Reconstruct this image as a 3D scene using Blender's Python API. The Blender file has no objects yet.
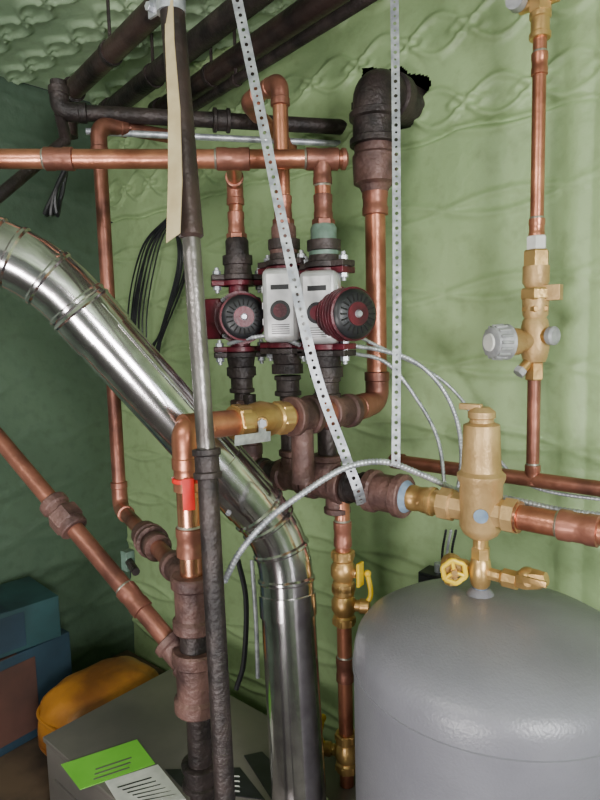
import bpy, math, random
import numpy as np
from mathutils import Vector, Matrix, noise
random.seed(4)
V=Vector
# ------------------------------------------------------------------ camera
EYE=V((0,0,1.5)); F=600.0
R=(Matrix.Rotation(math.radians(41),3,'Z')@Matrix.Rotation(math.radians(90-6.18),3,'X')@Matrix.Rotation(-0.025,3,'Z'))
def ray(u,v): return R@V(((u-300)/F,-(v-400)/F,-1))
def P(u,v,d): return EYE+ray(u,v)*d            # world point unprojected from image pixel u, v at assumed view depth d
def PY(u,v,y):
    r=ray(u,v); return EYE+r*(y/r.y)
def PZ(u,v,z):
    r=ray(u,v); return EYE+r*((z-1.5)/r.z)
cd=bpy.data.cameras.new('camera'); cam=bpy.data.objects.new('camera',cd)
bpy.context.collection.objects.link(cam)
cam.matrix_world=Matrix.Translation(EYE)@R.to_4x4()
cd.lens=27; cd.sensor_width=36; cd.clip_start=0.02
bpy.context.scene.camera=cam
# ------------------------------------------------------------------ materials
def S(r,g,b):
    f=lambda c:((c/255+.055)/1.055)**2.4 if c>10 else c/255/12.92
    return (f(r),f(g),f(b),1)
def mat(name,c1,c2=None,metal=0.,rough=.5,ns=12.,bump=0.,bs=80.,rvar=.0,detail=4,lo=.35,hi=.65,spec=.5,emit=0):
    m=bpy.data.materials.new(name); m.use_nodes=True; nt=m.node_tree; b=nt.nodes['Principled BSDF']
    b.inputs['Metallic'].default_value=metal; b.inputs['Roughness'].default_value=rough
    b.inputs['Specular IOR Level'].default_value=spec
    tc=nt.nodes.new('ShaderNodeTexCoord')
    if c2 is None: c2=tuple(x*.75 for x in c1[:3])+(1,)
    n=nt.nodes.new('ShaderNodeTexNoise'); n.inputs['Scale'].default_value=ns; n.inputs['Detail'].default_value=detail
    nt.links.new(tc.outputs['Object'],n.inputs['Vector'])
    cr=nt.nodes.new('ShaderNodeValToRGB'); cr.color_ramp.elements[0].position=lo; cr.color_ramp.elements[1].position=hi
    cr.color_ramp.elements[0].color=c2; cr.color_ramp.elements[1].color=c1
    nt.links.new(n.outputs['Fac'],cr.inputs['Fac']); nt.links.new(cr.outputs['Color'],b.inputs['Base Color'])
    if rvar:
        mr=nt.nodes.new('ShaderNodeMapRange'); mr.inputs['To Min'].default_value=rough+rvar; mr.inputs['To Max'].default_value=max(.05,rough-rvar)
        nt.links.new(n.outputs['Fac'],mr.inputs['Value']); nt.links.new(mr.outputs['Result'],b.inputs['Roughness'])
    if bump:
        n2=nt.nodes.new('ShaderNodeTexNoise'); n2.inputs['Scale'].default_value=bs; n2.inputs['Detail'].default_value=5
        nt.links.new(tc.outputs['Object'],n2.inputs['Vector'])
        bp=nt.nodes.new('ShaderNodeBump'); bp.inputs['Strength'].default_value=bump; bp.inputs['Distance'].default_value=.01
        nt.links.new(n2.outputs['Fac'],bp.inputs['Height']); nt.links.new(bp.outputs['Normal'],b.inputs['Normal'])
    if emit:
        b.inputs['Emission Color'].default_value=c1; b.inputs['Emission Strength'].default_value=emit
    return m
COP=mat('copper',S(214,142,114),S(152,94,74),.8,.34,14,.1,60,.14,6)
COPD=mat('copper_tarnished',S(172,112,94),S(104,66,57),.65,.42,12,.15,60,.12,6)
COPB=mat('copper_bright',S(236,168,136),S(186,116,90),.92,.26,20)
SOLD=mat('solder',S(180,172,160),None,.8,.4,50)
IRON=mat('black_iron',S(66,55,54),S(38,32,33),.3,.48,25,.3,120,.12)
MAR=mat('rusty_cast_iron',S(116,85,79),S(68,48,47),.25,.5,18,.35,90,.1)
POLE1=mat('pole_rust_paint',S(80,62,58),S(46,37,37),.35,.42,14,.2,90,.1)
POLE2=mat('pole_steel',S(156,150,148),S(96,88,86),.8,.36,10,.15,90,.1)
BRA=mat('brass',S(214,174,114),S(160,122,74),.75,.36,14,.1,90,.1)
BRAL=mat('brass_cast',S(206,170,120),S(172,138,92),.45,.44,20,.12,200)
GALV=mat('galvanized_steel',S(230,224,226),S(194,186,190),.98,.16,26,.03,30,.05)
GALV2=mat('galvanized_dull',S(208,210,216),S(158,160,170),.6,.4,60)
TANK=mat('tank_grey_paint',S(132,130,139),S(117,115,124),.0,.34,6,.12,260,.05,spec=.6)
RED=mat('pump_red',S(98,24,40),S(60,14,26),.1,.4,30,.12,150)
SIL=mat('pump_silver',S(206,204,206),S(180,178,182),.35,.35,40)
BLK=mat('black_plastic',S(36,35,40),S(24,24,27),0,.4,30)
WHT=mat('white_label',S(222,220,216),S(200,198,195),0,.5,30)
YEL=mat('yellow_handle',S(236,200,40),S(206,166,30),0,.4,30)
REDP=mat('red_plastic',S(224,36,30),S(190,26,24),0,.4,30)
PAPER=mat('paper',S(188,172,134),S(168,150,112),0,.8,30)
GREENL=mat('green_label',S(126,206,70),S(112,190,60),0,.5,10)
BOILER=mat('boiler_sheet_metal',S(132,124,120),S(108,102,100),.4,.42,5,.05,40)
BLUE=mat('blue_cardboard',S(32,56,72),S(20,38,50),0,.7,6)
TEAL=mat('teal_cardboard',S(38,72,76),S(22,46,50),0,.7,6)
BRN=mat('brown_cardboard',S(84,52,44),S(50,34,29),0,.8,6)
ORG=mat('orange_vinyl',S(178,116,40),S(116,68,26),0,.5,7,.3,20)
WOOD=mat('crate_wood',S(90,72,56),S(54,42,34),0,.7,9)
CONC=mat('concrete',S(96,92,86),S(66,62,58),0,.85,7,.5,60)
PUTTY=mat('blue_pipe_tape',S(130,150,172),S(100,120,146),0,.6,50)
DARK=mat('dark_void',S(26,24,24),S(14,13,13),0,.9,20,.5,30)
GREYM=mat('grey_dial_plastic',S(170,170,172),S(140,140,144),.1,.45,50)
GASK=mat('green_paint_fitting',S(112,136,124),S(84,104,92),.1,.5,50)
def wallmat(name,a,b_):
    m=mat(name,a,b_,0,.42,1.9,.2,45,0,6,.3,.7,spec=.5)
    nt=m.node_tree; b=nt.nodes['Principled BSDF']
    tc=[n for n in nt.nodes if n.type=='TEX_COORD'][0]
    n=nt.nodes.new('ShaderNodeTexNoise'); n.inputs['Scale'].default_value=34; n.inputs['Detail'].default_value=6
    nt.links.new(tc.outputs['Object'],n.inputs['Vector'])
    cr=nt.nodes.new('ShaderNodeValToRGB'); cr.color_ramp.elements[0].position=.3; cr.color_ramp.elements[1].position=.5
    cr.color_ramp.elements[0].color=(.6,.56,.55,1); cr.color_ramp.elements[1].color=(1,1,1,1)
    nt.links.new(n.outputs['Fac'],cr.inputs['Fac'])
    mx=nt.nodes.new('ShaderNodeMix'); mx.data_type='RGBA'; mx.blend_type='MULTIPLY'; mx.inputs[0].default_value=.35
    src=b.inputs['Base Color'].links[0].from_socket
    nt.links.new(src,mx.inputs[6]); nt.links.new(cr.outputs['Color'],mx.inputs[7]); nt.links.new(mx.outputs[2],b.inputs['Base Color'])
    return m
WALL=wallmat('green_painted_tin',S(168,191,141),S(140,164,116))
WALLD=wallmat('green_painted_tin_shaded',S(84,103,84),S(62,79,66))  # darker copy of the wall tin, left side's shade put into its colour
CEIL=wallmat('green_ceiling_tin',S(172,194,158),S(134,156,126))
# ------------------------------------------------------------------ mesh builder
def fillet(pts,rad,n=8):
    pts=[V(p) for p in pts]
    if rad<=0 or len(pts)<3: return pts
    out=[pts[0]]
    for i in range(1,len(pts)-1):
        a,b,c=pts[i-1],pts[i],pts[i+1]
        la,lc=(a-b).length,(c-b).length
        r=min(rad,la*.49,lc*.49)
        s=b+(a-b).normalized()*r; e=b+(c-b).normalized()*r
        for k in range(n+1):
            t=k/n; out.append(s*(1-t)**2+b*2*t*(1-t)+e*t*t)
    out.append(pts[-1]); return out
def spline(pts,n=12):
    pts=[V(p) for p in pts]; q=[pts[0]*2-pts[1]]+pts+[pts[-1]*2-pts[-2]]; out=[]
    for i in range(1,len(q)-2):
        p0,p1,p2,p3=q[i-1:i+3]
        for k in range(n):
            t=k/n
            out.append(.5*((2*p1)+(p2-p0)*t+(2*p0-5*p1+4*p2-p3)*t*t+(3*p1-p0-3*p2+p3)*t**3))
    out.append(pts[-1]); return out
def resample(pts,step):
    out=[pts[0]]; acc=0
    for a,b in zip(pts,pts[1:]):
        L=(b-a).length
        if L<1e-9: continue
        t=step-acc
        while t<=L:
            out.append(a+(b-a)*(t/L)); t+=step
        acc=(acc+L)%step
    return out
class B:
    def __init__(s,name): s.name=name; s.v=[];s.f=[];s.m=[];s.mats=[]
    def mi(s,m):
        if m not in s.mats: s.mats.append(m)
        return s.mats.index(m)
    def add(s,vs,fs,m):
        o=len(s.v); s.v+= [tuple(x) for x in vs]; s.f+=[tuple(i+o for i in f) for f in fs]; s.m+=[s.mi(m)]*len(fs); return s
    def sweep(s,pts,radii,m,seg=20,caps=True):
        pts=[V(p) for p in pts]
        if not isinstance(radii,(list,tuple)): radii=[radii]*len(pts)
        T=[]
        for i in range(len(pts)):
            a=pts[max(i-1,0)];b=pts[min(i+1,len(pts)-1)]; t=(b-a)
            T.append(t.normalized() if t.length>1e-9 else (T[-1] if T else V((0,0,1))))
        n=T[0].orthogonal().normalized(); vs=[];fs=[]
        for i,p in enumerate(pts):
            n=(n-T[i]*n.dot(T[i])); n.normalize(); b=T[i].cross(n)
            for k in range(seg):
                a=2*math.pi*k/seg; vs.append(p+(n*math.cos(a)+b*math.sin(a))*radii[i])
        for i in range(len(pts)-1):
            for k in range(seg):
                k2=(k+1)%seg; fs.append((i*seg+k,i*seg+k2,(i+1)*seg+k2,(i+1)*seg+k))
        if caps:
            fs.append(tuple(range(seg-1,-1,-1))); L=(len(pts)-1)*seg; fs.append(tuple(L+k for k in range(seg)))
        return s.add(vs,fs,m)
    def lathe(s,p0,p1,prof,m,seg=28,rot=0):
        p0,p1=V(p0),V(p1); ax=(p1-p0); L=ax.length; T=ax/L; n=T.orthogonal().normalized(); b=T.cross(n); vs=[];fs=[]
        for t,r in prof:
            c=p0+ax*t
            for k in range(seg):
                a=2*math.pi*k/seg+rot; vs.append(c+(n*math.cos(a)+b*math.sin(a))*max(r,1e-5))
        for i in range(len(prof)-1):
            for k in range(seg):
                k2=(k+1)%seg; fs.append((i*seg+k,i*seg+k2,(i+1)*seg+k2,(i+1)*seg+k))
        fs.append(tuple(range(seg-1,-1,-1))); q=(len(prof)-1)*seg; fs.append(tuple(q+k for k in range(seg)))
        return s.add(vs,fs,m)
    def cyl(s,p0,p1,r,m,seg=24):
        L=(V(p1)-V(p0)).length; e=min(.15,r*.12/L)
        return s.lathe(p0,p1,[(0,r*.9),(e,r),(1-e,r),(1,r*.9)],m,seg)
    def hexn(s,p0,p1,r,m): return s.cyl(p0,p1,r,m,6)
    def band(s,p0,p1,r,m,seg=28):
        return s.lathe(p0,p1,[(0,r*.8),(0,r*1.08),(.03,r*1.16),(.2,r*1.16),(.25,r),(.75,r),(.8,r*1.16),(.97,r*1.16),(1,r*1.08),(1,r*.8)],m,seg)
    def sphere(s,c,r,m,sc=(1,1,1),seg=24,rings=14):
        vs=[];fs=[]
        for i in range(rings+1):
            th=math.pi*i/rings
            for k in range(seg):
                a=2*math.pi*k/seg; vs.append(V(c)+V((r*sc[0]*math.sin(th)*math.cos(a),r*sc[1]*math.sin(th)*math.sin(a),r*sc[2]*math.cos(th))))
        for i in range(rings):
            for k in range(seg):
                k2=(k+1)%seg; fs.append((i*seg+k,(i+1)*seg+k,(i+1)*seg+k2,i*seg+k2))
        return s.add(vs,fs,m)
    def box(s,c,size,m,ax=None,bev=.1):
        if ax is None: ax=(V((1,0,0)),V((0,1,0)),V((0,0,1)))
        c=V(c); h=[x/2 for x in size]; e=min(h)*bev; import bmesh
        bm=bmesh.new(); bmesh.ops.create_cube(bm,size=1)
        for v in bm.verts: v.co=V((v.co.x*size[0],v.co.y*size[1],v.co.z*size[2]))
        if e>0: bmesh.ops.bevel(bm,geom=bm.edges[:],offset=e,segments=3,affect='EDGES',profile=.5)
        bm.verts.index_update()
        vs=[c+ax[0]*v.co.x+ax[1]*v.co.y+ax[2]*v.co.z for v in bm.verts]; fs=[tuple(v.index for v in f.verts) for f in bm.faces]; bm.free()
        return s.add(vs,fs,m)
    def quadslab(s,q,th,m):
        q=[V(p) for p in q]; n=(q[1]-q[0]).cross(q[2]-q[0]).normalized()*th
        vs=q+[p+n for p in q]
        return s.add(vs,[(3,2,1,0),(4,5,6,7),(0,1,5,4),(1,2,6,5),(2,3,7,6),(3,0,4,7)],m)
    def run(s,pts,r,m,fm=None,bend=None,fs=1.17,seg=22):
        pts=[V(p) for p in pts]; bend=bend if bend is not None else r*2.2
        s.sweep(fillet(pts,bend),r,m,seg)
        if fm:
            for i in range(1,len(pts)-1):
                a=(pts[i-1]-pts[i]);c=(pts[i+1]-pts[i]); L=bend+r*1.3
                q=[pts[i]+a.normalized()*min(L,a.length*.8),pts[i],pts[i]+c.normalized()*min(L,c.length*.8)]
                ff=fillet(q,bend,10); s.sweep([ff[0]]+ff[:1]+ff[1:],r*fs,fm,seg)
                for k in (0,2):
                    d=(pts[i]-q[k]).normalized(); s.lathe(q[k]-d*.002,q[k]+d*r*.9,[(0,r),(.1,r*fs*1.07),(.9,r*fs*1.07),(1,r*fs)],fm,seg)
        return s
    def coup(s,a,b,r,m,L=None,t=.5):
        a,b=V(a),V(b); d=(b-a).normalized(); c=a+(b-a)*t; L=L or r*3.2
        s.lathe(c-d*L/2,c+d*L/2,[(0,r*1.02),(.03,r*1.2),(.3,r*1.2),(.36,r*1.13),(.64,r*1.13),(.7,r*1.2),(.97,r*1.2),(1,r*1.02)],m,24)
        s.lathe(c-d*(L/2+.003),c-d*(L/2-.002),[(0,r*1.01),(.5,r*1.1),(1,r*1.05)],SOLD,24)
        return s
    def done(s,smooth=35,sub=0):
        me=bpy.data.meshes.new(s.name); me.from_pydata(s.v,[],s.f); 
        for m in s.mats: me.materials.append(m)
        me.polygons.foreach_set('material_index',s.m); me.polygons.foreach_set('use_smooth',[True]*len(s.f))
        me.update(); me.validate()
        try: me.set_sharp_from_angle(angle=math.radians(smooth))
        except Exception: pass
        o=bpy.data.objects.new(s.name,me); bpy.context.collection.objects.link(o); return o
UP=V((0,0,1))
def vdrop(p,dz): return V(p)+V((0,0,dz))
# ------------------------------------------------------------------ room shell
XL,XR,YF,YB,ZC=-1.85,1.7,-1.6,1.166,2.27
def grid(name,o,ua,wa,na,W,H,step,fn,m,hole=None):
    nu,nw=int(W/step)+1,int(H/step)+1
    U,Wd=np.meshgrid(np.linspace(0,W,nu),np.linspace(0,H,nw)); h=fn(U,Wd)
    o,ua,wa,na=[np.array(x,dtype=float) for x in (o,ua,wa,na)]
    co=o+U[...,None]*ua+Wd[...,None]*wa+h[...,None]*na
    idx=np.arange(nu*nw).reshape(nw,nu)
    q=np.stack([idx[:-1,:-1],idx[:-1,1:],idx[1:,1:],idx[1:,:-1]],-1).reshape(-1,4)
    if hole is not None:
        cu=(U[:-1,:-1]+step/2).ravel(); cw=(Wd[:-1,:-1]+step/2).ravel(); q=q[~hole(cu,cw)]
    me=bpy.data.meshes.new(name); me.vertices.add(nu*nw); me.vertices.foreach_set('co',co.astype(np.float32).ravel())
    me.loops.add(len(q)*4); me.polygons.add(len(q)); me.loops.foreach_set('vertex_index',q.ravel().astype(np.int32))
    me.polygons.foreach_set('loop_start',np.arange(0,len(q)*4,4,dtype=np.int32)); me.polygons.foreach_set('use_smooth',np.ones(len(q),dtype=bool))
    me.materials.append(m); me.update(calc_edges=True); me.validate()
    ob=bpy.data.objects.new(name,me); bpy.context.collection.objects.link(ob); return ob
def warp(U,W,k=1.):
    return (.012*np.sin(U*3.1*k+W*2.3)+.008*np.sin(U*7.3*k-W*5.1+1)+.006*np.sin(W*11+U*3))
def chain(U,W,L,s,A,w):
    wz=W+warp(U,W); r=np.round(wz/s); d=wz-r*s
    h=np.zeros_like(U)
    for k in(-1,0,1):
        for sg in(1,-1):
            c2=A*np.sin(2*np.pi*(U+.5*L*((r+k)%2)+.15*warp(W,U))/L)*sg
            h=np.maximum(h,np.exp(-((d-k*s-c2)/w)**2))
    return h
def rings(U,W,L,s,rx,rz,w):
    wz=W+warp(U,W); r=np.round(wz/s); d=wz-r*s; uu=(U+.25*L+.5*L*(r%2))%(L/2)-L/4
    q=np.sqrt((uu/rx)**2+(d/rz)**2); return np.exp(-((q-1)/w)**2)
def f_back(U,W):
    x=U+XL
    lo=chain(U,W,.5,.16,.02,.008)*.0065
    hi=chain(U,W,.26,.14,.036,.0075)*.008+rings(U,W,.26,.14,.035,.013,.3)*.0045
    zs=1.9+.006*np.sin(x*9)+.004*np.sin(x*31)
    k=1/(1+np.exp(-(W-zs)/.003)); h=lo*(1-k)+hi*k+k*.010
    h-=.014*np.exp(-((W-zs+.004)/.004)**2)
    h+=.0035*np.sin(U*5+W*2)*np.sin(W*6+1)+.002*np.sin(U*17+np.sin(W*9)*2)
    rb=1/(1+np.exp(-(x+.37)/.006)); h=h*(1-.5*rb)+rb*(.003*np.abs(np.sin((x+.37)*60))+.006)
    return h
YR=1.03
HC=PY(388,108,YB)
def hole_back(u,w):
    x=u+XL; dx=(x-HC.x)/.088; dz=(w-HC.z)/.085; a=np.arctan2(dz,dx)
    return dx**2+dz**2<(1+.16*np.sin(3*a+1)+.1*np.sin(7*a))**2
wb=grid('wall_back',(XL,YB,0),(1,0,0),(0,0,1),(0,-1,0),XR-XL,ZC,.004,f_back,WALL,hole_back)
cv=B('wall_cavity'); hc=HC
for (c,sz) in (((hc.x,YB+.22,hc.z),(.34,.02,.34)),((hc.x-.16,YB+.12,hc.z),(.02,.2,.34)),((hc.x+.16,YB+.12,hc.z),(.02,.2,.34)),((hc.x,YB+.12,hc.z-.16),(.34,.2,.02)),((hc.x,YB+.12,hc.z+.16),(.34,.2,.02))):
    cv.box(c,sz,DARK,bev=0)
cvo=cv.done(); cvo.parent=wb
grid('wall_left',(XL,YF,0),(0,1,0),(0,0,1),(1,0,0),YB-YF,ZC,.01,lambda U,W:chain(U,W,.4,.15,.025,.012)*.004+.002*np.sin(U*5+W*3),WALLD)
grid('ceiling',(XL,YF,ZC),(1,0,0),(0,1,0),(0,0,-1),XR-XL,YB-YF,.006,lambda U,W:chain(U,W,.24,.13,.036,.0085)*.011+rings(U,W,.24,.13,.03,.014,.3)*.006+.004*np.sin(U*6+W*4),CEIL)
for nm,c,sz,m in (('floor',((XL+XR)/2,(YF+YB)/2,-.03),(XR-XL+.2,YB-YF+.2,.06),CONC),('wall_right',(XR+.03,(YF+YB)/2,ZC/2),(.06,YB-YF,ZC),CEIL),('wall_front',((XL+XR)/2,YF-.03,ZC/2),(XR-XL,.06,ZC),WALLD)):
    b=B(nm); b.box(c,sz,m,bev=0); b.done()
w=B('window_1'); PANE=mat('daylit_glass',(.8,.9,1,1),(.8,.9,1,1),0,.3,1,emit=6)
w.box((XR-.012,-.35,1.55),(.01,.9,.7),PANE,bev=0)
for c,sz in (((XR-.02,-.35,1.92),(.04,1.02,.06)),((XR-.02,-.35,1.18),(.04,1.02,.06)),((XR-.02,-.83,1.55),(.04,.06,.7)),((XR-.02,.13,1.55),(.04,.06,.7)),((XR-.02,-.35,1.55),(.035,.03,.7))):
    w.box(c,sz,WHT)
w.done()
# ------------------------------------------------------------------ flue pipe
b=B('flue_pipe'); r=.0505
A0=P(300,800,1.1); A0.z=.612; A1=P(284,538,1.12); A2=P(44,268,.96); A3=P(-90,220,.91)
b.sweep(fillet([A0,A1,A2,A3],.075,5),r,GALV,40)
def bead(p,d,rr,h=.0035,L=.011,m=GALV):
    d=d.normalized(); b.lathe(p-d*L/2,p+d*L/2,[(0,rr),(.3,rr+h),(.7,rr+h),(1,rr)],m,40)
pp=fillet([A0,A1,A2,A3],.075,5)
for i in (1,3,5,6): bead(pp[i],pp[i+1]-pp[i-1],r)
for i in (7,9,11,12): bead(pp[i],pp[i+1]-pp[i-1],r,.003)
d=(A2-A1).normalized()
b.lathe(A1+d*.1,A1+d*.19,[(0,r),(0,r+.002),(1,r+.002),(1,r)],GALV,40)
b.lathe(A2-d*.14,A2-d*.08,[(0,r),(0,r+.0025),(.85,r+.0025),(.9,r+.005),(1,r+.001)],GALV,40)
q=A1+(A0-A1).normalized()*.1
b.lathe(q,q+(A0-A1).normalized()*.04,[(0,r),(0,r+.003),(1,r+.003),(1,r)],GALV,40)
b.lathe(A0,vdrop(A0,.03),[(0,.066),(.4,.064),(.5,r+.004),(1,r+.003)],GALV,40)
side=(d.cross(UP)).normalized(); nn=side.cross(d).normalized()
sp=(nn*.6-side*.8).normalized()
if (EYE-A1).dot(sp)<0: sp=-sp
b.sweep([A1+d*.1+sp*r,A2-d*.1+sp*r],.0028,GALV,8)
for t in (.12,.18):
    q=A1+d*t+sp.cross(d)*r; b.hexn(q-sp.cross(d)*.004,q+sp.cross(d)*.006,.005,GALV2)
b.done()
# ------------------------------------------------------------------ expansion tank
YH=.88
hz=PY(480,510,YH).z
def HX(u):
    p=PY(u,500,YH); return V((p.x,YH,hz))
x=lambda u:HX(u)
b=B('expansion_tank'); tc=P(494,604,.92); R0=.216; zt=tc.z
prof=[(0,R0*.7),(.0,R0*.75),(.05,R0*.75),(.051,R0*.6),(.08,R0*.97),(.12,R0),(zt-.105,R0),(zt-.104,R0+.002),(zt-.096,R0+.002),(zt-.095,R0),(zt-.075,R0*.995),(zt-.058,R0*.975),(zt-.044,R0*.93),(zt-.03,R0*.82),(zt-.018,R0*.65),(zt-.008,R0*.42),(zt-.002,R0*.2),(zt,.001)]
b.lathe((tc.x,tc.y,0),(tc.x,tc.y,1),prof,TANK,72)
sx=HX(481)
T=V((sx.x,sx.y,zt-.002))
b.lathe(T-UP*.006,T+UP*.01,[(0,.024),(.6,.02),(1,.013)],TANK,24)
b.lathe(T+UP*.008,T+UP*.024,[(0,.011),(1,.011)],PUTTY,20)
b.done()
# ------------------------------------------------------------------ boiler
b=B('boiler'); b.box((-.94,.75,.3),(.68,.37,.6),BOILER,bev=.03)
b.box((-.94,.564,.32),(.6,.008,.42),BOILER,bev=.2)
b.box((-.94,.75,.606),(.69,.375,.012),BOILER,bev=.3)
def flat(pxs,z,m,th=.0015): b.quadslab([PZ(u,v,z) for u,v in pxs],th,m)
zt2=.6125
flat([(80,790),(155,764),(137,740),(61,765)],zt2,GREENL)
flat([(118,803),(186,800),(158,765),(105,782)],zt2,WHT)
flat([(184,790),(265,800),(240,768),(165,770)],zt2,BLK)
flat([(272,800),(300,790),(262,752),(244,756)],zt2,BLK)
for k in range(6):
    u0=112+k*5; flat([(u0+6,788+k*2.6),(u0+40-k*1,778+k*3.4),(u0+39,777+k*3.4),(u0+5,787+k*2.6)],zt2+.0016,BLK,.0003)
for k in range(3): flat([(94+k,780-k*5),(136+k-6,768-k*5),(135+k-6,767-k*5),(93+k,779-k*5)],zt2+.0016,BOILER,.0003)
for k in range(4): flat([(190+k*3,788-k*4),(240,792-k*5),(239,790.6-k*5),(188+k*3,786.6-k*4)],zt2+.0016,WHT,.0003)
b.done()
# ------------------------------------------------------------------ tall steel pole and paper tag
b=B('steel_pipe_riser')
a=P(168,-40,.8); m1=P(191,236,.8); m2=P(207,462,.8); bt=P(223,800,.8)
dr=(bt-m1).normalized(); fl=bt+dr*((bt.z)/(-dr.z))
b.sweep([a,m1],.0165,POLE1,24); b.sweep([m1,m2],.0122,POLE2,24); b.sweep([m2,fl],.0138,IRON,24)
b.lathe(m1-dr*.01,m1+dr*.004,[(0,.0168),(.7,.0168),(1,.012)],POLE1,24)
b.band(m2-dr*.018,m2+dr*.022,.0165,IRON)
b.lathe(fl-dr*.01,fl,[(0,.03),(1,.045)],IRON,24)
cc=P(171,4,.8); b.lathe(cc-UP*.012,cc+UP*.012,[(0,.017),(0,.0195),(1,.0195),(1,.017)],GALV2); b.box(cc+V((-.024,-.01,0)),(.022,.004,.022),GALV2); b.hexn(cc+V((-.026,-.02,0)),cc+V((-.026,0,0)),.006,GALV2)
b.done()
b=B('paper_tag')
pl=[(165,-30,.79),(165,40,.785),(168,110,.78),(168,180,.775),(166,243,.77)]; pr=[(172,-30,.78),(174,40,.775),(180,110,.77),(182,180,.765),(180,233,.76)]
vs=[P(*q) for q in pl]+[P(*q) for q in pr]; vs2=[q+V((0,.0008,0)) for q in vs]
b.add(vs,[(i,i+1,i+6,i+5) for i in range(4)],PAPER); b.add(vs2,[(i,i+5,i+6,i+1) for i in range(4)],PAPER)
b.done()
# ------------------------------------------------------------------ header along the wall
b=B('iron_header')
b.sweep([HX(252),HX(410)],.02,MAR,24)
b.band(x(262),x(282),.024,IRON)
b.band(x(281),x(308),.028,MAR)
b.band(x(310),x(346),.031,MAR)
b.band(x(348),x(366),.027,IRON)
b.band(x(369),x(406),.033,MAR)
b.lathe(x(405),x(411),[(0,.03),(.3,.027),(1,.022)],PUTTY)
for u,rr in ((253,.017),(294,.02),(328,.022)):
    p=x(u); b.band(p+UP*.0,p+UP*.055,rr+.004,MAR); b.sweep([p,p+UP*.16],rr*.8,IRON,20)
b.run([x(275),x(253),x(253)+UP*.06],.019,MAR,MAR,.03,1.2)
b.band(x(337)-UP*.005,x(337)-UP*.055,.022,MAR)
b.done()
# ------------------------------------------------------------------ pumps
def pump(c,z0,z1,m,boxdir,silver,L=.07):
    b=B('circulator_pump'); c=V(c); top=V((c.x,c.y,z1)); bot=V((c.x,c.y,z0)); side=V((1,0,0)) if silver else m.cross(UP).normalized(); fm=side.cross(UP).normalized()
    b.sweep([bot,top],.021,RED,24)
    for p,s in((top,1),(bot,-1)):
        for k,mm,dz in((0,RED,-.012),(1,IRON,.0)):
            z=p+UP*s*(dz); 
            b.lathe(z,z+UP*s*.011,[(0,.034),(.1,.036),(.9,.036),(1,.034)],mm)
            b.box(z+UP*s*.0055,(.112,.038,.011),mm,(side,fm,UP),.3)
        for e in(-1,1):
            q=p+side*e*.044; b.hexn(q-UP*.02,q+UP*.02,.0085,GALV2); b.cyl(q-UP*.026,q+UP*.026,.0045,GALV2,12)
        b.lathe(p+UP*s*.01,p+UP*s*.05,[(0,.03),(.5,.027),(.55,.031),(1,.031)],IRON)
    sd=m.cross(UP).normalized()
    b.lathe(c-m*.03,c+m*.035,[(0,.03),(.1,.046),(.8,.05),(.85,.054),(1,.054)],RED,36)
    prof=[(0,.044)]
    for k in range(7): prof+=[(k/7+.01,.044),(k/7+.02,.0465),(k/7+.1,.0465),(k/7+.11,.044)]
    e=c+m*(.035+L)
    b.lathe(c+m*.035,e,prof+[(1,.04)],RED,36)
    b.lathe(e,e+m*.009,[(0,.043),(.4,.041),(1,.031)],BLK,36)
    b.lathe(e+m*.009,e+m*.011,[(0,.02),(1,.02)],RED,30); b.lathe(e+m*.011,e+m*.016,[(0,.007),(1,.005)],GALV2,12)
    for k in range(20):
        a=2*math.pi*k/20; q=(sd*math.cos(a)+UP*math.sin(a)); b.box(e+q*.0285+m*.0093,(.012,.0025,.002),DARK,(q,m.cross(q),m),0)
    for i in range(4):
        a=math.pi/4+i*math.pi/2; q=c+(sd*math.cos(a)+UP*math.sin(a))*.05; b.hexn(q+m*.03,q+m*.046,.006,BLK)
    if silver:
        n=boxdir.normalized(); s2=n.cross(UP).normalized(); h=(z1-z0)-.02
        cc=c+n*.036; cc.z=(z0+z1)/2+.002
        b.box(cc,(.07,.05,h),SIL,(s2,n,UP),.5)
        b.box(cc+n*.0245,(.05,.004,h*.84),SIL,(s2,n,UP),.3)
        for k in range(6): b.box(cc+s2*(.0352 if k%2 else -.0352)+UP*(k//2-1)*.03,(.002,.03,.012),SIL,(s2,n,UP),0)
        b.lathe(cc+n*.0262-UP*.01,cc+n*.0272-UP*.01,[(0,.019),(1,.019)],BLK,30)
        b.lathe(cc+n*.0271-UP*.01,cc+n*.0279-UP*.01,[(0,.013),(1,.013)],RED,30)
        b.box(cc+n*.0262+UP*.033,(.034,.001,.009),BLK,(s2,n,UP),0)
        for k in range(5): b.box(cc+n*.0262-UP*(.036+k*.004),(.034,.0008,.0015),BLK,(s2,n,UP),0)
    else:
        n=boxdir.normalized(); s2=n.cross(UP).normalized(); b.box(c+n*.05,(.06,.04,.085),RED,(s2,n,UP),.25)
    b.done()
toC=lambda p:(V((EYE.x-p.x,EYE.y-p.y,0))).normalized()
p1=x(246); p2=x(291); p3=x(329)
z_at=lambda u,v:PY(u,v,YH).z
pump(V((p1.x,YH,z_at(245,318))),z_at(245,352),z_at(242,280),V((.78,-.62,0)).normalized(),V((-1,-.25,0)),False,.055)
pump(V((p2.x,YH,z_at(288,308))),z_at(292,348),z_at(288,266),V((.5,.85,0)).normalized(),toC(p2)+V((-.2,0,0)),True)
pump(V((p3.x,YH,z_at(330,316))),z_at(328,350),z_at(328,268),V((.93,-.36,0)).normalized(),toC(p3)+V((-.25,0,0)),True,.065)
b=B('pump_isolation_fitting')
for p,u in((p1,247),(p2,292),(p3,330)):
    zb=z_at(u,350)-.05; a=V((p.x,YH,zb)); e=V((p.x,YH,hz+.05))
    b.sweep([a,e],.017,IRON,22); b.band(a-UP*.0,a-UP*.04,.023,IRON); b.hexn(a-UP*.055,a-UP*.075,.026,MAR)
b.done()
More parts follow.
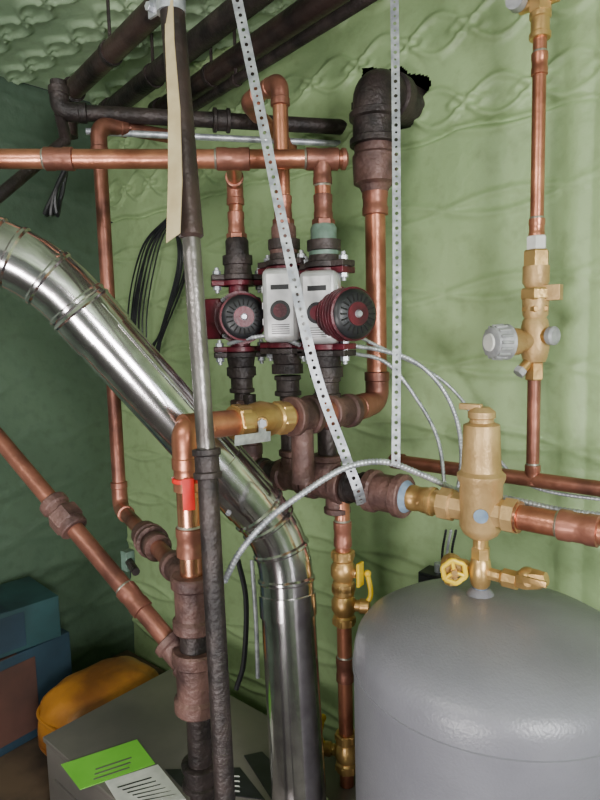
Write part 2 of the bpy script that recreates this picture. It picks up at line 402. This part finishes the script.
# ------------------------------------------------------------------ copper risers above pumps
def riser(name,p,ztop,extra,r=.0145,fit=IRON,zf=None):
    b=B(name); a=V((p.x,p.y,zf)); 
    b.lathe(a-UP*.015,a+UP*.05,[(0,.028),(.4,.028),(.45,.024),(.9,.024),(1,.02)],fit)
    b.hexn(a+UP*.045,a+UP*.06,.021,COPD)
    b.run([a+UP*.03,V((p.x,p.y,ztop))]+extra,r,COP,COPD,.025)
    b.coup(a+UP*.06,a+UP*.1,r,COPD)
    return b
M0=P(-70,141,1.02); mz=p3.copy(); mz.z=PY(330,157,YH).z; M0.z=mz.z; MD=(mz-M0).normalized(); M1=mz+MD*.035
tt=((p1-M0).x*MD.x+(p1-M0).y*MD.y)
b=riser('copper_pump_riser',p1,mz.z,[M0+MD*tt],zf=z_at(242,262)); b.done()
b=riser('copper_gooseneck_pipe',p2,z_at(282,80),[V((p2.x-.12,YH+.03,z_at(282,80))),V((p2.x-.15,YH+.2,z_at(282,80)-.05))],zf=z_at(288,250),fit=MAR); b.done()
b=riser('copper_pump_riser',p3,mz.z,[],zf=z_at(328,252),fit=GASK); b.coup(mz-UP*.03,mz-UP*.02,.0145,COPD,.04); b.done()
b=B('copper_main_pipe'); b.sweep([M0,M1],.0165,COP,24); 
for t in (.3,): b.coup(M0,M1,.0165,COPD,.05,t)
b.coup(M0+MD*tt,M0+MD*tt+MD*.001,.0165,COPD,.06,0)
b.coup(mz,M1,.0165,COPD,.06,0)
b.lathe(M1,M1+MD*.012,[(0,.019),(.6,.019),(1,.01)],COPD)
b.done()
# ------------------------------------------------------------------ wall outlet elbow and supply riser
b=B('supply_riser'); xr=PY(374,108,YR).x
zt_=lambda v:PY(376,v,YR).z
b.sweep(fillet([V((xr,YR,zt_(122))),V((xr,YR,zt_(88))),V((xr+.0,YB+.1,zt_(88)))],.075),.042,IRON,32)
b.lathe(V((xr+.0,YR+.055,zt_(88))),V((xr+.0,YR+.085,zt_(88))),[(0,.041),(.1,.049),(.9,.049),(1,.041)],IRON,32)
b.band(V((xr,YR,zt_(146))),V((xr,YR,zt_(112))),.042,IRON); 
b.lathe(V((xr,YR,zt_(194))),V((xr,YR,zt_(140))),[(0,.024),(.15,.032),(.2,.042),(.7,.044),(.75,.04),(1,.04)],MAR,28)
Lr=.0215
RD=.87
L0=P(345,411,1.14); L1=P(183,428,RD)
b.run([V((xr,YR,zt_(190))),V((xr,YR,zt_(402))),L0,L1],Lr*.95,COP,COPD,.035)
b.coup(V((xr,YR,zt_(190))),V((xr,YR,zt_(215))),Lr,COPD,.05)
ld=(L1-L0).normalized(); LL=(L1-L0).length
b.band(L0-ld*.02,L0+ld*.05,.028,MAR); 
b.band(L0+ld*.09,L0+ld*.15,.03,MAR); b.sweep([L0+ld*.12,L0+ld*.12-UP*.12],.02,MAR,20)
b.done()
b=B('ball_valve'); q=P(258,417,.99)
t_=(q-L0).dot(ld); q=L0+ld*t_
b.lathe(q-ld*.055,q+ld*.06,[(0,.022),(0,.027),(.22,.027),(.25,.024),(.35,.028),(.5,.031),(.65,.028),(.75,.024),(.78,.027),(1,.027),(1,.022)],BRA,28)
b.hexn(q-ld*.055,q-ld*.03,.029,BRA); b.hexn(q+ld*.038,q+ld*.062,.029,BRA)
tw=toC(q); b.cyl(q,q+tw*.04,.01,BRA); b.hexn(q+tw*.036,q+tw*.045,.008,GALV2)
hs=q+tw*.04; lx=(ld).normalized(); lz=lx.cross(tw).normalized()
b.box(hs+lx*.02-UP*.022,(.075,.003,.016),GALV2,(lx,tw,lz),.3)
b.box(hs-UP*.01,(.016,.003,.03),GALV2,(lx,tw,lz),.3)
b.done()
b=B('return_riser'); E=P(186,436,RD)
dx=lambda v:V((E.x,E.y,P(190,v,RD).z))
b.run([L1-ld*.05,V((E.x,E.y,L1.z)),dx(590)],.018,COPB,COP,.035)
b.coup(dx(470),dx(480),.018,COP,.05); b.coup(dx(540),dx(550),.018,COPD,.045)
b.sweep([dx(585),V((E.x,E.y,.02))],.0195,IRON,24)
b.band(dx(640),dx(580),.028,MAR); b.band(dx(728),dx(660),.031,MAR)
b.band(dx(815),dx(788),.026,IRON); b.lathe(dx(660),dx(640),[(0,.024),(1,.022)],IRON)
b.lathe(V((E.x,E.y,0)),V((E.x,E.y,.02)),[(0,.045),(1,.04)],IRON)
b.done()
b=B('red_pipe_tag'); tw=toC(E); s2=tw.cross(UP); c=dx(492)+tw*.023
b.box(c,(.017,.003,.046),REDP,(s2,tw,UP),.3); b.lathe(dx(480)-UP*.003,dx(480)+UP*.003,[(0,.0185),(0,.0235),(1,.0235),(1,.0185)],REDP,20); b.done()
# ------------------------------------------------------------------ left vertical copper pipe
cb0=P(60,109,1.24); cb1=P(350,130,1.38); cb1.z=cb0.z=(cb0.z+cb1.z)/2
b=B('copper_branch_pipe')
k0=P(98,124,1.25); k1=V((k0.x,k0.y,P(118,520,1.25).z))
b.run([k0+V((.04,.15,.0)),k0,k1,dx(592)+(k1-dx(592)).normalized()*.02],.0145,COPD,COPD,.04)
dd=(dx(592)-k1).normalized(); L=(dx(592)-k1).length
b.band(k1+dd*L*.42,k1+dd*L*.62,.022,MAR); b.band(k1+dd*L*.5,k1+dd*L*.55,.026,MAR); b.coup(k0,k1,.0145,COPD,.05,.53); b.band(k1+dd*L*.8,k1+dd*(L-.02),.021,MAR)
b.done()
b=B('copper_diagonal_pipe')
j0=P(-60,368,1.18); j1=dx(690)
b.sweep([j0,j1],.0145,COPD,24); dd=(j1-j0).normalized(); L=(j1-j0).length
b.band(j0+dd*L*.5,j0+dd*L*.59,.021,MAR); b.hexn(j0+dd*L*.535,j0+dd*L*.575,.028,MAR); b.coup(j0,j1,.0145,COPD,.05,.8); b.band(j1-dd*.07,j1-dd*.015,.022,MAR)
b.done()
# ------------------------------------------------------------------ iron pipes under ceiling
pd=-ray(-190,346); pd.z=0; pd.normalize()
for i,(u,v,z,r,m) in enumerate(((66,97,2.13,.024,POLE1),(108,112,2.16,.026,IRON),(158,112,2.15,.026,POLE1),(176,118,2.1,.012,IRON))):
    b=B('ceiling_iron_pipe'); s0=PZ(u,v,z); e0=s0+pd*1.9
    if i==0: b.run([e0,s0,s0-UP*.1],r,m,IRON,.03)
    else:
        b.sweep([s0,e0],r,m,24); b.lathe(s0-pd*.012,s0+pd*.03,[(0,r*.6),(.2,r*1.2),(1,r*1.2)],IRON)
    for t in (.3,1.1): 
        q=s0+pd*t; b.cyl(q,V((q.x,q.y,ZC)),.004,IRON,8); b.lathe(q-pd*.006,q+pd*.006,[(0,r+.003),(1,r+.003)],IRON)
    b.done()
b=B('iron_cross_pipe'); 
cdir=(cb1-cb0).normalized()
b.run([cb0+UP*.06,cb0,cb1],.0165,IRON,IRON,.03); b.band(cb0+(cb1-cb0)*.5,cb0+(cb1-cb0)*.56,.022,IRON)
o=V((.0,.01,-.035)); b.sweep([cb0+o+cdir*.04,cb1+o],.007,GALV2,14); b.sweep([P(-60,245,1.1),P(66,140,1.28)],.012,IRON,16)
b.sweep([P(66,140,1.28),cb0-UP*.005],.012,IRON,16)
b.done()
# ------------------------------------------------------------------ air separator
b=B('air_separator'); ax=lambda z:V((sx.x,YH,hz+z))
b.lathe(ax(-.045),ax(.15),[(0,.016),(.04,.027),(.1,.033),(.45,.033),(.5,.037),(.53,.037),(.56,.031),(.62,.03),(.93,.0275),(.95,.019),(1,.017)],BRAL,36)
b.lathe(ax(.146),ax(.164),[(0,.019),(.1,.021),(.6,.021),(1,.012)],BRAL); 
b.box(ax(.164)+V((-.016,-.004,0)),(.036,.012,.01),BRAL,None,.4)
b.lathe(ax(0)-V((.068,0,0)),ax(0)+V((.058,0,0)),[(0,.02),(0,.027),(.16,.027),(.18,.023),(.84,.023),(.86,.027),(1,.027),(1,.02)],BRAL,8)
b.cyl(ax(-.04),ax(-.075),.012,BRA); b.hexn(ax(-.06),ax(-.08),.015,BRA)
b.cyl(ax(-.07),V((sx.x,YH,zt+.03)),.009,BRA); 
b.hexn(V((sx.x,YH,zt+.018)),V((sx.x,YH,zt+.036)),.014,BRAL)
lbl=toC(ax(0)); b.lathe(ax(.0),ax(.0)+lbl*.0345,[(0,.011),(1,.011)],PUTTY,24)
jz=(hz-.085+zt+.02)/2; j=V((sx.x,YH,jz)); b.lathe(j-UP*.026,j+UP*.026,[(0,.011),(.1,.015),(.5,.018),(.9,.015),(1,.011)],BRA)
b.lathe(j-V((.045,0,0)),j+V((.06,0,0)),[(0,.01),(0,.014),(.2,.014),(.25,.01),(.75,.01),(.8,.015),(1,.015),(1,.01)],BRA,8)
b.done()
def wheel(b,c,n,r,m,hub=BRA):
    n=n.normalized(); u=n.orthogonal().normalized(); w_=n.cross(u); pts=[]
    for k in range(37):
        a=2*math.pi*k/36; rr=r*(1+.06*math.cos(6*a)); pts.append(c+(u*math.cos(a)+w_*math.sin(a))*rr)
    b.sweep(pts,.004,m,10,False)
    for k in range(3):
        a=2*math.pi*k/3; b.cyl(c,c+(u*math.cos(a)+w_*math.sin(a))*r,.003,m,8)
    b.cyl(c-n*.02,c+n*.006,.005,hub)
b=B('drain_valve'); c=j-V((.05,.0,0)); n=(toC(c)+V((.15,0,0))).normalized()
b.lathe(j-V((.035,0,0)),c-V((.012,0,0)),[(0,.012),(.4,.017),(.8,.014),(1,.01)],BRA); b.cyl(c,c+n*.026,.009,BRA); b.sphere(c,.018,BRA); b.hexn(c-UP*.034,c,.012,BRA)
b.lathe(c+n*.018,c+n*.026,[(0,.013),(1,.013)],BRA); wheel(b,c+n*.032,n,.018,YEL); b.done()
b=B('drain_valve'); c=j+V((.075,.0,.01)); b.lathe(j+V((.055,0,0)),c+V((.028,0,.004)),[(0,.011),(.3,.016),(.7,.016),(1,.01)],BRA,8); b.sphere(c,.015,BRA); b.cyl(c,c+toC(c)*.026,.006,BRA); b.box(c+toC(c)*.028+V((.01,0,.006)),(.034,.004,.009),BRA); b.done()
b=B('copper_header_pipe'); b.sweep([HX(409),HX(456)],.0185,COPB,24); b.coup(HX(415),HX(425),.0185,BRA,.04); b.band(HX(430),HX(450),.021,BRA)
b.sweep([HX(500),HX(720)],.019,COP,26)
b.band(HX(506),HX(521),.021,COPB); b.coup(HX(570),HX(590),.019,COPD,.055); b.done()
b=B('copper_wall_pipe'); q0=PY(395,458,1.06); q1=PY(640,498,1.06); q0.z=q1.z=(q0.z+q1.z)/2
b.sweep([q0,q1],.0135,COPD,20); b.coup(q0,q1,.0135,COPD,.04,.45); b.lathe(q0-V((.012,0,0)),q0+V((.02,0,0)),[(0,.01),(.2,.0165),(1,.0165)],COPD); b.done()
# ------------------------------------------------------------------ drop below header
b=B('copper_drop_pipe'); D=HX(342); dz=lambda v:V((D.x,D.y,PY(348,v,YH).z))
b.sweep([dz(495),V((D.x,D.y,.613))],.0145,COP,22); b.coup(dz(525),dz(545),.0145,COPD,.05); b.coup(dz(660),dz(680),.0145,COPD,.05)
b.done()
for v,sgn in((572,1),(606,1),(752,-1)):
    b=B('ball_valve'); q=dz(v)
    b.lathe(q-UP*.038,q+UP*.038,[(0,.015),(0,.021),(.2,.021),(.25,.018),(.4,.024),(.6,.024),(.75,.018),(.8,.021),(1,.021),(1,.015)],BRA,24)
    b.hexn(q-UP*.04,q-UP*.024,.023,BRA); b.hexn(q+UP*.024,q+UP*.04,.023,BRA)
    if v==606 or v==752:
        h=V((.755*sgn,.4*sgn,0)).normalized(); b.cyl(q,q+h*.035,.011,BRA); b.cyl(q+h*.03,q+h*.05,.014,BRA); 
        a=q+h*.04; b.sweep(spline([a+UP*.0,a+h*.012+UP*.025,a+h*.006+UP*.065],6),.005,YEL,8); b.sphere(a+h*.006+UP*.065,.007,YEL)
    else:
        h=V((.755,.1,0)).normalized(); b.cyl(q,q+h*.03,.009,BRA); b.box(q+h*.036,(.006,.02,.045),YEL,(h,UP.cross(h),UP),.3)
    b.done()
# ------------------------------------------------------------------ pressure reducing valve column at right
YV=1.06
K=PY(535,330,YV); kz=lambda v:V((K.x,YV,PY(537,v,YV).z))
b=B('copper_feed_pipe'); b.sweep([kz(40),kz(245)],.0112,COP,20); b.sweep([kz(375),V((K.x,YV,q1.z))],.0112,COPD,20); b.coup(kz(60),kz(70),.0112,COP); b.coup(kz(224),kz(234),.0112,COP,.035); b.coup(kz(470),kz(480),.0112,COPD)
b.hexn(kz(-5),kz(15),.019,BRA); b.band(kz(14),kz(40),.015,BRA); b.cyl(kz(-60),kz(0),.012,BRA); b.cyl(kz(2)-V((.035,0,0)),kz(2)+V((.03,0,0)),.011,BRA)
b.lathe(kz(2)-V((.03,.01,0)),kz(2)-V((.03,.035,0)),[(0,.01),(.3,.015),(1,.015)],GREYM,20)
b.done()
b=B('pressure_reducing_valve')
b.hexn(kz(250),kz(236),.017,WHT); b.hexn(kz(268),kz(250),.022,BRA); b.lathe(kz(320),kz(266),[(0,.016),(.1,.021),(.4,.022),(.6,.017),(.7,.022),(1,.022)],BRAL)
b.hexn(kz(300),kz(288),.026,BRA)
b.lathe(kz(362),kz(316),[(0,.018),(.1,.021),(.3,.024),(.7,.024),(.9,.021),(1,.016)],BRAL)
b.hexn(kz(380),kz(362),.016,BRA); b.hexn(kz(312),kz(306),.024,BRA)
c=kz(341); n=V((-.52,-.85,0)).normalized()
b.lathe(c,c+n*.06,[(0,.018),(.5,.018),(.6,.023),(1,.025)],BRAL); 
b.lathe(c+n*.055,c+n*.092,[(0,.024),(.1,.031),(.2,.029),(.8,.027),(.92,.025),(1,.019)],GREYM,32)
for k in range(16):
    a=2*math.pi*k/16; s2=n.cross(UP).normalized(); q=(s2*math.cos(a)+UP*math.sin(a))*.0285
    b.cyl(c+n*.065+q,c+n*.086+q*.95,.0028,GREYM,6)
b.lathe(c+n*.091,c+n*.095,[(0,.016),(1,.014)],WHT)
c2=kz(336); n2=V((.9,-.3,0)).normalized(); b.cyl(c2,c2+n2*.03,.013,BRA); b.lathe(c2+n2*.026,c2+n2*.042,[(0,.012),(.3,.016),(.8,.016),(1,.012)],GREYM,20)
n3_=V((-.4,-.6,-.7)).normalized(); b.cyl(kz(355),kz(355)+n3_*.04,.009,BRA); b.hexn(kz(355)+n3_*.034,kz(355)+n3_*.046,.011,GREYM)
b.box(kz(290)+V((.028,0,-.006)),(.03,.018,.026),BRAL)
b.done()
# ------------------------------------------------------------------ perforated straps
def strap(path,nrm,w=.019,name='perforated_strap'):
    b=B(name); cell=.0125; pts=resample(path,cell); n=len(pts)
    for i in range(n-1):
        a,c=pts[i],pts[i+1]; t=(c-a).normalized(); s=t.cross(nrm).normalized(); nn=s.cross(t).normalized()
        mid=(a+c)/2; L=(c-a).length/2
        outer=[mid+t*x_*L+s*y_*w/2 for x_,y_ in((-1,-1),(0,-1),(1,-1),(1,0),(1,1),(0,1),(-1,1),(-1,0))]
        rr=.0034 if i%2 else .0022
        inner=[mid+t*x_*rr+s*y_*rr for x_,y_ in((-.7,-.7),(0,-1),(.7,-.7),(1,0),(.7,.7),(0,1),(-.7,.7),(-1,0))]
        th=nn*.0009
        vs=outer+inner+[q+th for q in outer]+[q+th for q in inner]; fs=[]
        for k in range(8):
            k2=(k+1)%8; fs+=[(k,k2,8+k2,8+k),(16+k,24+k,24+k2,16+k2),(8+k,8+k2,24+k2,24+k)]
        for k in (0,1,4,5): fs.append((k,16+k,16+(k+1)%8,(k+1)%8))
        b.add(vs,fs,GALV2)
    b.done(20)
strap(spline([P(232,-25,1.0),P(262,120,1.0),P(288,250,1.0),P(315,370,1.0),P(345,455,1.02),P(358,490,1.02),P(362,506,1.06)],24),toC(P(290,250,1.0)),.0175)
strap(spline([P(394,-30,1.02),P(396,120,1.01),P(397,300,1.0),P(396,440,.985),P(396,466,.98)],24),toC(P(396,250,1.0)),.014)
# ------------------------------------------------------------------ armored cables
def armor(pts,r=.0055,name='armored_cable',m=GALV2):
    b=B(name); q=resample(spline(pts,20),.0022); rad=[r*(1.0 if (i%3) else .8) for i in range(len(q))]; b.sweep(q,rad,m,12); b.done(80)
armor([P(224,582,.97),P(240,552,.96),P(268,520,.96),P(302,494,.96),P(345,468,.97),P(385,462,.99),P(425,476,1.01),P(462,492,1.02),P(510,499,.98),P(560,510,.93),P(640,520,.86)])
armor([P(345,345,1.1),P(380,350,1.12),P(415,362,1.14),P(442,388,1.14),P(458,425,1.13),P(461,470,1.1),P(450,520,1.1)],.0045)
armor([P(345,352,1.12),P(385,362,1.15),P(414,395,1.16),P(438,440,1.15),P(446,500,1.12)],.004)
armor([P(345,330,1.12),P(390,352,1.16),P(430,372,1.18),P(462,400,1.18),P(520,480,1.1),P(640,505,.98)],.0035)
armor([P(228,344,1.22),P(250,338,1.18),P(275,336,1.16),P(300,345,1.12)],.0045)
for k in range(3): armor([P(446+k*5,530,1.1),P(442+k*5,560,1.14),P(444+k*8,620,1.2),P(436+k*6,720,1.26)],.0025,'control_wire',[BLK,GALV2,BLK][k])
b=B('hanging_wire_bundle')
for k in range(12):
    o=random.uniform(-8,8); w_=random.uniform(8,26)
    pts=[PY(172+o*.3,215,YB-.03),PY(160-w_*.8+o,250,YB-.03-random.random()*.02),PY(150-w_+o,320,YB-.035),PY(148-w_*.3+o,380+random.uniform(-30,30),YB-.03),PY(158+w_*.3,330,YB-.045),PY(176+w_*.4+o*.4,262,YB-.035),PY(172,215,YB-.03)]
    b.sweep(resample(spline(pts,10),.008),.0024,BLK,8)
b.cyl(PY(172,214,YB+.01),PY(172,212,YB-.05),.004,GALV2,8)
b.done()
b=B('hanging_cord')
for k in range(3): b.sweep(resample(spline([P(66,165+4*k,1.7),P(60,200,1.7),P(45+6*k,215,1.68),P(56,190,1.66),P(75,150,1.62)],8),.01),.007,BLK,8)
b.done()
b=B('flexible_hose'); b.sweep(resample(spline([P(238,560,1.35),P(246,600,1.35),P(244,660,1.35),P(236,690,1.36)],8),.01),.006,BLK,8); b.sweep(resample(spline([P(252,560,1.35),P(256,620,1.35),P(258,680,1.36)],8),.01),.005,GALV2,8); b.done()
b=B('junction_box'); c=PY(438,585,YB-.03); b.box(c,(.07,.05,.06),BLK); b.box(c-V((0,.027,0)),(.06,.004,.05),BLK); b.lathe(c+V((0,0,.03)),c+V((0,0,.05)),[(0,.008),(1,.008)],GALV2); b.done()
b=B('green_lever_valve'); c=P(128,560,1.2); b.sweep([c,P(136,572,1.15)],.008,IRON,10); b.box(c,(.02,.02,.04),GASK); b.sweep([P(160,545,1.12),P(178,556,1.08)],.005,GASK,8); b.done()
# ------------------------------------------------------------------ clutter at lower left
def crate(name,c,sz,m,yaw,m2=None,tape=True):
    b=B(name); a=math.radians(yaw); X=V((math.cos(a),math.sin(a),0)); Y=V((-math.sin(a),math.cos(a),0))
    b.box(c,sz,m,(X,Y,UP),.03)
    if tape:
        b.box(V(c)+UP*(sz[2]/2+.0005),(sz[0]*.98,.05,.001),m2 or BRN,(X,Y,UP),0)
        b.box(V(c)-Y*(sz[1]/2+.0008),(sz[0]*.35,.001,sz[2]*.8),m2 or BRN,(X,Y,UP),0)
        b.box(V(c)+X*(sz[0]/2+.0008),(.001,sz[1]*.4,sz[2]*.8),m2 or BRN,(X,Y,UP),0)
    b.done()
crate('wooden_crate',(-1.56,.72,.2),(.52,.8,.4),WOOD,0)
crate('cardboard_box',(-1.71,.62,.53),(.22,.36,.26),BLUE,3,BRN)
crate('cardboard_box',(-1.71,.62,.725),(.21,.32,.12),TEAL,-4,BLUE)
b=B('orange_cushion'); c=V((-1.425,.79,.503)); 
vs=[];fs=[]
pf=lambda t,p:math.copysign(abs(t)**p,t)
for i in range(21):
    th=math.pi*i/20
    for k in range(40):
        a=2*math.pi*k/40
        w_=.004*math.sin(a*9+th*3)
        vs.append(c+V(((.115+w_)*pf(math.sin(th),.6)*pf(math.cos(a),.7),(.16+w_)*pf(math.sin(th),.6)*pf(math.sin(a),.7),.103*pf(math.cos(th),.75))))
for i in range(20):
    for k in range(40): fs.append((i*40+k,(i+1)*40+k,(i+1)*40+(k+1)%40,i*40+(k+1)%40))
b.add(vs,fs,ORG)
for zz,ks in ((.04,.97),(-.04,.97)):
    b.sweep([c+V((.116*ks*pf(math.cos(t),.7),.161*ks*pf(math.sin(t),.7),zz)) for t in [2*math.pi*k/60 for k in range(61)]],.005,ORG,8,False)
b.done()
# ------------------------------------------------------------------ lamps
def area(name,loc,tgt,sx_,sy,p,col):
    l=bpy.data.lights.new(name,'AREA'); l.shape='RECTANGLE'; l.size=sx_; l.size_y=sy; l.energy=p; l.color=col
    o=bpy.data.objects.new(name,l); o.location=loc; o.rotation_euler=(V(tgt)-V(loc)).to_track_quat('-Z','Y').to_euler(); bpy.context.collection.objects.link(o)
area('window_daylight',(XR-.06,-.35,1.6),(-.4,1.0,1.65),.9,.7,88,(1,.985,.97))
area('rear_fill_light',(-.5,-1.0,2.2),(-.6,.8,1.0),1.0,.15,13,(1,.96,.92))  # added fill from high behind the camera, no tube fitting there
area('low_fill_light',(-.2,-.9,.9),(-1.1,.3,2.3),.5,.4,26,(1,.97,.94))  # added low fill aimed up to brighten the ceiling, not a lamp in the room
wd=bpy.data.worlds.new('world'); bpy.context.scene.world=wd; wd.use_nodes=True; wd.node_tree.nodes['Background'].inputs[0].default_value=(.02,.022,.025,1)
